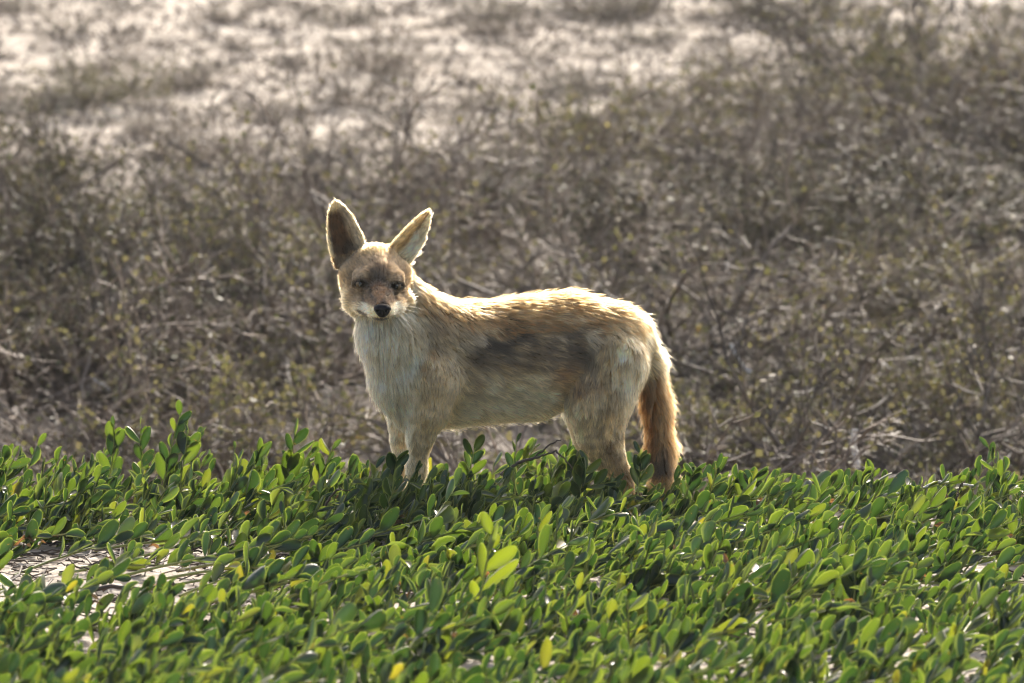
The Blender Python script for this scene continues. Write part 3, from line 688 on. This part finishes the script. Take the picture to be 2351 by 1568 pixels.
# long runners across the bed, leaning to the right
for _ in range(210):
    x = prng.uniform(-1.6, 1.3); y = prng.uniform(-2.9, .0); L = prng.uniform(.2, .42); az = prng.gauss(.1, .6)
    pts, lf = sprig((x, y, gz(x, y) + .01), (math.cos(az), math.sin(az) * .6, prng.uniform(.08, .24)), L, (.1, 0, .02), first=.35, gap=.024, lsize=.056)
    r = 0 if y < ys[1] else 1 if y < ys[2] else 2; c = sum(x > v for v in xs[1:5]); k = clumps[r, c]
    v, q = tube(pts, np.linspace(.0032, .0012, len(pts)), 5); k['stems'].add(v - k['off'], q); k['leaves'] += lf
TOT = 0
for (r, c), k in clumps.items():
    off = k['off']; P0 = np.array([l[0] + l[1][:, 0] * l[2] * .5 for l in k['leaves']]); TOT += len(P0)
    qx, qy = to_px(P0); inn = (qx > -30) & (qx < 2380) & (qy < 1600)
    nrm_ = np.array([l[1][:, 2] for l in k['leaves']]); sz = np.array([l[2] for l in k['leaves']])
    hgt = P0[:, 2] - ground_z(P0[:, 0], P0[:, 1])
    score = sz * (.3 + np.abs(nrm_[:, 1])) * (.4 + np.clip(hgt / .12, 0, 1.3)) * np.where(inn, 1, 0) / (P0[:, 1] + 12)
    order = np.argsort(-score); keep_n = min(190, int(inn.sum()))
    for i in order[:keep_n]: put_leaf(k['e'], off, k['leaves'][i])
    mb = MB()
    for i in order[keep_n:]:
        p, B, s_ = k['leaves'][i]; v, q = LV[prng.randrange(12)]; mb.add((v * s_) @ B.T + p - off, q)
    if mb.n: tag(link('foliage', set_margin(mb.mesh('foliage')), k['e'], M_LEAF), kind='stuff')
    tag(link('stems', k['stems'].mesh('stems'), k['e'], M_STEM), kind='stuff')
print('leaves', TOT)
# single shoots that stand out
SHOOTS = [((246, 1120), (262, 948), .05, 8, .050, 'tall leafy shoot above the crest at left, first of the row'),
          ((330, 1120), (338, 955), .0, 8, .052, 'upright leafy shoot above the left crest between two taller neighbours'),
          ((372, 1130), (424, 925), .02, 10, .054, 'tallest leafy shoot above the left part of the crest'),
          ((410, 1130), (456, 975), .06, 7, .050, 'leaning leafy shoot right beside the tallest shoot on the left crest'),
          ((120, 1130), (110, 1040), .05, 6, .052, 'short leafy shoot on the crest near the left edge'),
          ((560, 1130), (600, 1015), .05, 7, .052, 'leafy shoot on the crest midway between left shoots and the jackal'),
          ((655, 1120), (705, 975), .03, 9, .056, 'broad leafy shoot on the crest left of the front legs of the jackal'),
          ((730, 1110), (775, 1005), .04, 7, .050, 'thin leaning shoot on the crest nearest the jackal chest'),
          ((905, 1110), (925, 1035), .26, 5, .052, 'dark blue-green shoot crossing the front legs of the jackal'),
          ((1060, 1130), (1112, 1018), .1, 7, .050, 'bright leafy shoot under the front part of the belly'),
          ((1190, 1110), (1200, 990), .05, 5, .042, 'thin upright shoot under the middle of the belly'),
          ((1330, 1140), (1340, 1055), .2, 6, .056, 'leafy shoot just in front of the hind leg of the jackal'),
          ((1470, 1110), (1482, 1025), .12, 6, .045, 'narrow shoot between the hind leg and the tail'),
          ((1570, 1130), (1595, 1060), .1, 6, .052, 'leafy shoot on the crest immediately right of the tail tip'),
          ((1700, 1150), (1735, 1085), .05, 7, .050, 'arching leafy shoot on the crest well right of the tail'),
          ((2000, 1140), (2006, 1070), .05, 6, .042, 'small pale shoot on the crest below the bleached upright stick'),
          ((2310, 1130), (2252, 1012), .05, 8, .044, 'curving leafy shoot above the crest near the right edge'),
          ((1085, 1500), (1108, 1190), 1.75, 9, .068, 'tall yellowish-green shoot standing in the foreground below the belly'),
          ((1952, 1500), (1965, 1290), 1.55, 6, .080, 'tall dark green shoot in the foreground on the right'),
          ((720, 1420), (742, 1265), 1.2, 6, .062, 'upright shoot with broad pale leaves left of the tall yellowish shoot'),
          ((1150, 1560), (1150, 1440), 2.1, 6, .075, 'large out-of-focus leafy shoot at the bottom edge below the tall shoot')]
for (b0, t0, dep, nl, ls, lab) in SHOOTS:
    B0 = P(b0[0], b0[1], dep); T0 = P(t0[0], t0[1], dep); g0 = gz(B0[0], B0[1])
    if B0[2] < g0: B0 = B0 + (T0 - B0) / (T0[2] - B0[2]) * (g0 - B0[2])
    if B0[2] > g0: B0 = B0 - (T0 - B0) / max(T0[2] - B0[2], 1e-3) * (B0[2] - g0) * .8; B0[2] = g0
    d = T0 - B0; L = np.linalg.norm(d); vis = np.linalg.norm(T0 - P(b0[0], b0[1], dep)) / L
    pts, lf = sprig(B0, d, L * .92, (.0, 0, .05), first=max(.1, 1 - vis), gap=L * .9 * min(1, vis) / nl, lsize=ls, face=True)
    e = empty('leafy_shoot', B0); tag(e, lab, 'shoot', 'shoots rising out of the green creeper')
    v, q = tube(pts, np.linspace(.0028, .0012, len(pts)), 6); link('stem', mesh('stem', v - B0, q), e, M_STEM)
    for l in lf: put_leaf(e, B0, l, BM[prng.randrange(3)] if 'yellowish-green' in lab else None)
# dead twigs and withered leaves caught in the bed
def polyline(pix, dep, n=24, wob=.003):
    pp = np.array([P(a, b_, dep if np.isscalar(dep) else dep[i]) for i, (a, b_) in enumerate(pix)]); t = np.linspace(0, len(pp) - 1, n)
    o = np.stack([np.interp(t, np.arange(len(pp)), pp[:, a]) for a in range(3)], 1)
    for _ in range(3): o[1:-1] = (o[:-2] + 2 * o[1:-1] + o[2:]) / 4
    return o + nr.normal(0, wob * .3, o.shape)
def stick(name, pix, dep, r0, r1, m, label, cat, group=None, forks=()):
    o = polyline(pix, dep); base_ = o[0]; rr = np.linspace(r0, r1, len(o)) * (1 + .12 * nr.normal(0, 1, len(o)))
    v, q = tube(o - base_, rr, 7); e = link(name, mesh(name, v, q), None, m); e.location = base_
    tag(e, label, cat, group)
    for fk in forks:
        f = polyline(fk, dep, 12); v, q = tube(f - base_, np.linspace(r0 * .6, r1 * .6, len(f)), 6); link('side_twig', mesh('side_twig', v, q), e, m)
    return e
stick('dead_twig', [(1150, 1090), (1190, 1062), (1240, 1048), (1280, 1035)], .12, .0042, .002, M_DARKTWIG, 'dark bent twig with a fork under the belly, before the hind leg', 'twig', 'dead twigs in the creeper', [[(1275, 1035), (1300, 1055), (1322, 1088)], [(1225, 1052), (1262, 1020), (1290, 1008)]])
stick('dead_twig', [(2120, 1120), (2150, 1105), (2190, 1108), (2235, 1115)], .1, .003, .002, M_PALE, 'pale runner stretched along the crest near the right edge', 'twig', 'dead twigs in the creeper')
stick('dead_twig', [(2195, 1150), (2203, 1120), (2210, 1105)], .12, .0022, .001, M_DARKTWIG, 'black withered twig on the crest near the right edge', 'twig', 'dead twigs in the creeper', [[(2203, 1120), (2212, 1108), (2208, 1118)]])
stick('dead_twig', [(2120, 1300), (2200, 1290), (2290, 1296), (2351, 1292)], .75, .006, .004, M_PALE, 'pale woody stem lying on the sand patch at right, upper one', 'twig', 'dead twigs in the creeper')
stick('dead_twig', [(2170, 1385), (2240, 1355), (2300, 1352), (2360, 1375)], 1.0, .007, .005, M_PALE, 'pale woody stem lying on the sand patch at right, lower one', 'twig', 'dead twigs in the creeper')
stick('dead_twig', [(738, 1190), (752, 1150), (775, 1122), (806, 1128)], .35, .003, .0015, M_DARKTWIG, 'black drooping twig on the crest left of the front legs', 'twig', 'dead twigs in the creeper')
stick('dead_twig', [(20, 1420), (110, 1400), (230, 1345), (330, 1352), (400, 1340)], 1.2, .005, .003, M_DARKTWIG, 'dark curved stem lying on the bare sand at left', 'twig', 'dead twigs in the creeper')
# litter on the bare sand of the bed: bits of black stem and withered leaf
mb = MB()
for _ in range(7500):
    x = prng.uniform(-1.6, 1.6); y = prng.uniform(-3, .4); 
    if prng.random() > .45 + bare(x, y): continue
    a = prng.uniform(0, 6.28); L = prng.uniform(.012, .07); z = gz(x, y) + prng.uniform(.001, .012); dz = prng.uniform(-.1, .35)
    p0 = np.array([x, y, z]); p1 = p0 + np.array([math.cos(a), math.sin(a), dz]) * L; pm = (p0 + p1) / 2 + nr.normal(0, .1 * L, 3); pm[2] += .002
    v, q = tube([p0, pm, p1], prng.uniform(.0008, .0026), 3); mb.add(v, q)
tag(link('dry_litter', mb.mesh('dry_litter'), None, M_DARKTWIG), 'dark dry stem litter strewn over the sand under the creeper', 'litter', kind='stuff')
mb = MB()
for _ in range(260):
    x = prng.uniform(-1.6, 1.6); y = prng.uniform(-3, .4); a = prng.uniform(0, 6.28)
    v, q = leaf_mesh('d', prng.randrange(9999), .34); v = v.copy(); v[:, 2] += .22 * np.sin(v[:, 0] * 5) + 1.5 * v[:, 1] ** 2
    B = basis(np.array([math.cos(a), math.sin(a), prng.uniform(-.1, .5)]), np.array([prng.gauss(0, .5), prng.gauss(0, .5), 1.0])); mb.add((v * prng.uniform(.025, .045)) @ B.T + np.array([x, y, gz(x, y) + prng.uniform(.004, .05)]), q)
tag(link('withered_leaves', mb.mesh('withered_leaves'), None, M_DEAD), 'withered orange and black leaves fallen among the green creeper', 'dead leaves', kind='stuff')

# ---------------------------------------------------------------- dry scrub behind
def bush_mesh(seed, h, w, leafy, nmain=16):
    r = random.Random(seed); g = np.random.default_rng(seed); B = MB(); ends = []
    def grow(p, d, L, rad, n, jit, up):
        pts = [p]; 
        for k in range(n):
            d = d + g.normal(0, jit, 3) + np.array([0, 0, up]); d /= np.linalg.norm(d); pts.append(pts[-1] + d * L / n)
        return np.array(pts), d
    for i in range(nmain):
        az = i / nmain * 6.283 + r.uniform(-.3, .3); el = r.uniform(.05, .95)
        d = np.array([math.cos(az) * math.cos(el), math.sin(az) * math.cos(el), math.sin(el) * h / (w * .5) * .8]); L = r.uniform(.6, 1.0) * w * .62
        d /= np.linalg.norm(d); p, dd = grow(np.array([r.uniform(-.05, .05), r.uniform(-.05, .05), 0]), d, L, .006, 5, .20, .05)
        v, q = tube(p, np.linspace(.007, .003, len(p)), 4); B.add(v, q)
        for k in range(1, 6):
            for s in range(2):
                dk = (p[k] - p[k - 1]); dk /= np.linalg.norm(dk); d2 = dk + g.normal(0, .8, 3) * np.array([1, 1, .7]) + np.array([0, 0, .10]); d2 /= np.linalg.norm(d2)
                p2, _ = grow(p[k], d2, r.uniform(.09, .20) * (w / .8), .002, 3, .28, .05); v, q = tube(p2, np.linspace(.0034, .0017, len(p2)), 3); B.add(v, q)
                for k2 in range(1, 4):
                    for s2 in range(2):
                        d3 = (p2[k2] - p2[k2 - 1]); d3 /= np.linalg.norm(d3); d3 = d3 + g.normal(0, .7, 3); d3 /= np.linalg.norm(d3)
                        L3 = r.uniform(.03, .08); p3 = np.array([p2[k2], p2[k2] + d3 * L3 * .5, p2[k2] + d3 * L3 + g.normal(0, .006, 3)]); v, q = tube(p3, [.0021, .0018, .0011], 3); B.add(v, q)
                        ends.append((p3[1], d3)); ends.append((p3[2], d3))
    V_ = []; 
    nl = int(len(ends) * leafy); pick = g.choice(len(ends), nl, replace=nl > len(ends)); Vl = np.zeros((nl, 4, 3))
    for j, i in enumerate(pick):
        p, d = ends[i]; dd = d + g.normal(0, .6, 3); dd /= np.linalg.norm(dd); sd = np.cross(dd, g.normal(0, 1, 3)); sd /= np.linalg.norm(sd) + 1e-9
        L = r.uniform(.010, .022); W = L * r.uniform(.28, .5); p = p + g.normal(0, .006, 3)
        Vl[j] = [p, p + dd * L * .55 + sd * W, p + dd * L, p + dd * L * .5 - sd * W]
    fo = mesh('foliage', Vl.reshape(-1, 3), np.arange(nl * 4).reshape(-1, 4), False) if nl else None
    return B.mesh('branches'), fo
DRY = [bush_mesh(500 + k, .15 + .03 * k, .75 + .07 * k, .25) for k in range(4)]
OLV = [bush_mesh(600 + k, .20 + .03 * k, .65 + .07 * k, 1.5, 13) for k in range(3)]
DRK = [bush_mesh(700 + k, .24, .85, 1.2, 20) for k in range(2)]
for br, fo in DRK: br.materials.append(M_DARKTWIG); fo.materials.append(M_DARKLEAF)
for br, fo in DRY + OLV: br.materials.append(M_TWIG); fo.materials.append(M_OLIVE)
def bush(kind, x, y, scl, label, group):
    src = dict(dry=DRY, olive=OLV, dark=DRK)[kind]; br, fo = src[prng.randrange(len(src))]
    e = empty({'dry': 'dry_bush', 'olive': 'olive_bush', 'dark': 'dark_bush'}[kind], (x, y, gz(x, y) - .015)); e.rotation_euler.z = prng.uniform(0, 6.28); e.scale = (scl, scl, scl * prng.uniform(.6, 1.15))
    if group != 'single bushes in the scrub': label = ('broad' if scl > .95 else 'small') + (' flat ' if e.scale[2] < .7 * scl else ' rounded ') + label.replace('blurred ', '')
    link('branches', br, e); link('foliage', fo, e); tag(e, label, 'bush', group); return e
def at_ground(px, py):
    ray = F_ + np.array([1.0, 0, 0]) * (px - CXP) / FPX + U_ * (CYP - py) / FPX; t = np.linspace(13.6, 40, 1500)
    pp = CAM + ray * t[:, None]; under_ = pp[:, 2] < ground_z(pp[:, 0], pp[:, 1]); i = int(np.argmax(under_)); return pp[i]
NAMED = [('olive', 1600, 1085, .9, 'olive bush right of the tail just behind the crest'), ('olive', 1760, 1090, .8, 'olive bush left of the bleached upright stick'), ('olive', 2090, 1085, .75, 'olive bush right of the bleached upright stick'),
         ('olive', 480, 950, 1.0, 'olive bush behind the tall leafy shoots at left'), ('dark', 430, 900, 1.0, 'dark tangled bush left of the jackal chest'), ('dark', 40, 620, 1.0, 'dark bush at the left edge beside the bright sand streaks'), ('dark', 250, 860, .8, 'dark low bush left of the pale bent stick'), ('dark', 1880, 640, .9, 'dark hollow bush at right, left of the bright sand glints'),
         ('olive', 700, 720, 1.0, 'olive bush left of the jackal cheek'), ('dry', 150, 920, 1.0, 'brown bush at the left edge behind the crest'), ('olive', 2250, 760, 1.1, 'olive bush at right below the bright sand glints'),
         ('dark', 2060, 560, 1.25, 'big dark bush at right above the bright sand glints'), ('dark', 2320, 500, 1.1, 'dark bush at the right edge above the sand glints'), ('olive', 230, 240, .7, 'thin bush on pale sand near the upper left corner'), ('dry', 60, 260, .8, 'dark low bush at the left edge on pale sand'),
         ('dry', 1400, 40, .8, 'grey bush on pale sand near the top, right of centre'), ('dry', 1850, 50, .9, 'grey bush on pale sand near the top right')]
for kind, px, py, sc_, lab in NAMED:
    g_ = at_ground(px, py); bush(kind, g_[0], g_[1], sc_, lab, 'single bushes in the scrub')
placed = []
def zone(qx, qy):
    if qx < 0 or qx > 2351: return 'just outside the frame on the ' + ('left' if qx < 0 else 'right')
    a = 'near the left edge' if qx < 350 else 'left of the jackal' if qx < 740 else 'behind the head of the jackal' if qx < 1020 else 'above the back of the jackal' if qx < 1420 else 'behind the rump and tail' if qx < 1650 else 'right of the tail' if qx < 2000 else 'near the right edge'
    return a + (', low down' if qy > 820 else ', halfway up' if qy > 560 else ', high up' if qy > 330 else ', near the top')
def gap(px, py):
    return max(float(E(np.array(px), np.array(py), cx, cy3, rx, ry, .3)) for cx, cy3, rx, ry in [(360, 530, 190, 60), (110, 690, 200, 110), (2060, 640, 140, 45), (60, 790, 120, 50), (700, 560, 60, 40), (200, 620, 160, 60), (330, 600, 200, 80), (2080, 700, 160, 60), (150, 800, 160, 50)])
tries = 0; nb = 0
while nb < 205 and tries < 6000:
    tries += 1; y = prng.uniform(2.3, 12.8) if prng.random() < .8 else prng.uniform(2.3, 8); hw = .098 * (y + 12) + .45; x = prng.uniform(-hw, hw)
    qx, qy = to_px(np.array([x, y, gz(x, y)])); dens = 1.0
    lim = 440 + 45 * math.sin(qx / 330.) - 250 * sm(1250, 1950, qx)
    if qy < lim: dens = .08 + .14 * sm(1500, 2300, qx)
    dens *= 1 - .95 * gap(qx, qy + 25)
    if prng.random() > dens: continue
    if any(math.hypot(x - a, (y - b_) * .8) < .40 for a, b_ in placed): continue
    placed.append((x, y)); nb += 1
    if qy < lim: bush('dry', x, y, prng.uniform(.2, .5), 'grey bush on pale sand, ' + zone(qx, qy), 'small bushes on the pale sand slope')
    elif prng.random() < .16 + .45 * max(float(E(np.array(qx), np.array(qy), *q)) for q in ((60, 640, 170, 190), (440, 840, 170, 130), (2060, 520, 330, 130), (2330, 1000, 130, 160), (330, 360, 380, 60))): bush('dark', x, y, prng.uniform(.6, 1.0), 'blurred dark bush in the scrub ' + zone(qx, qy), 'dark bushes in the scrub')
    elif prng.random() < .33: bush('olive', x, y, prng.uniform(.6, 1.1), 'blurred olive bush in the scrub ' + zone(qx, qy), 'olive bushes in the scrub')
    else: bush('dry', x, y, prng.uniform(.8, 1.35), 'greyish bush in the scrub ' + zone(qx, qy), 'dry bushes in the scrub')
print('bushes', nb)
# sticks and roots that can be told apart
stick('bleached_stick', [(1968, 1075), (1966, 1045), (1958, 1020), (1964, 988)], -2.35, .0085, .0075, M_PALE, 'bleached upright stick behind the crest on the right', 'stick')
def gstick(pix, lift, r0, r1, m, lab):
    dep = -at_ground(pix[0][0], pix[0][1] + lift)[1]; stick('dead_stick', pix, dep, r0, r1, m, lab, 'stick', 'dead sticks in the scrub')
gstick([(1735, 862), (1712, 850), (1692, 820), (1678, 790)], 70, .007, .005, M_PALE, 'curved tan stick in the scrub right of the tail')
gstick([(270, 930), (258, 900), (215, 868)], 60, .006, .005, M_PALE, 'pale bent stick behind the left leafy shoots')
gstick([(525, 535), (505, 515), (470, 500), (430, 505), (400, 530)], 20, .016, .010, M_DARKTWIG, 'dark arched root over the sand streak at left')
gstick([(2260, 870), (2245, 905), (2220, 930)], 50, .006, .004, M_PALE, 'pale twig hanging in the scrub near the right edge')
gstick([(960, 1020), (1000, 985), (1060, 960)], 60, .005, .003, M_DARKTWIG, 'dark twig seen under the chest behind the front leg')
# litter on the slope: broken twigs, stubble and small stones, too many to count
mb = MB(); n_l = 17000; ly = 2.2 + 14.5 * nr.random(n_l); lx = (nr.random(n_l) * 2 - 1) * (.098 * (ly + 12) + 1.1); lz = ground_z(lx, ly)
pat = noise2(lx, ly, 1.1, 77); keepl = nr.random(n_l) < np.clip((pat - .30) * 2.6, .08, 1)
T3 = []
for x, y, z in zip(lx[keepl], ly[keepl], lz[keepl]):
    a = nr.random() * 6.283; L = .02 + .09 * nr.random() ** 2; up = nr.random() ** 2 * 1.3
    d = np.array([math.cos(a), math.sin(a), up]); d /= np.linalg.norm(d); p0 = np.array([x, y, z - .002]); rr = .0012 + .003 * nr.random() ** 2
    v, q = tube([p0, p0 + d * L * .5 + nr.normal(0, .1 * L, 3), p0 + d * L], [rr, rr, rr * .6], 3); mb.add(v, q)
for _ in range(6200):
    y = 5 + 12 * prng.random() ** .8; x = prng.uniform(-1, 1) * (.098 * (y + 12) + 1.1); z = gz(x, y); sp = prng.uniform(.02, .06)
    for j in range(prng.randrange(5, 10)):
        d = np.array([prng.gauss(0, .8), prng.gauss(0, .8), prng.uniform(.15, .9)]); d /= np.linalg.norm(d); p0 = np.array([x + prng.gauss(0, sp), y + prng.gauss(0, sp * .6), z - .003]); L = prng.uniform(.025, .07)
        v, q = tube([p0, p0 + d * L * .5 + nr.normal(0, .004, 3), p0 + d * L], [.0036, .003, .0015], 3); mb.add(v, q)
tag(link('slope_litter', mb.mesh('slope_litter'), None, M_TWIG), 'broken dry twigs and stubble strewn over the sandy slope', 'litter', kind='stuff')

# ---------------------------------------------------------------- dusty air over the dunes
m, nt, N, out = mat('dusty_air')
pv = N('ShaderNodeVolumePrincipled'); pv.inputs['Density'].default_value = .0003; pv.inputs['Color'].default_value = (.88, .94, 1, 1); pv.inputs['Anisotropy'].default_value = .7
nt.links.new(pv.outputs[0], out.inputs['Volume'])
x0, x1, y0, y1, z0, z1 = -515, 515, -515, 730, -3, 7
hv = [(x, y, z) for x in (x0, x1) for y in (y0, y1) for z in (z0, z1)]
hq = [(0, 1, 3, 2), (4, 6, 7, 5), (0, 4, 5, 1), (2, 3, 7, 6), (0, 2, 6, 4), (1, 5, 7, 3)]
tag(link('haze', mesh('haze', hv, hq, False), None, m), 'thin sunlit dust haze over the sandy slope', 'haze', kind='stuff')
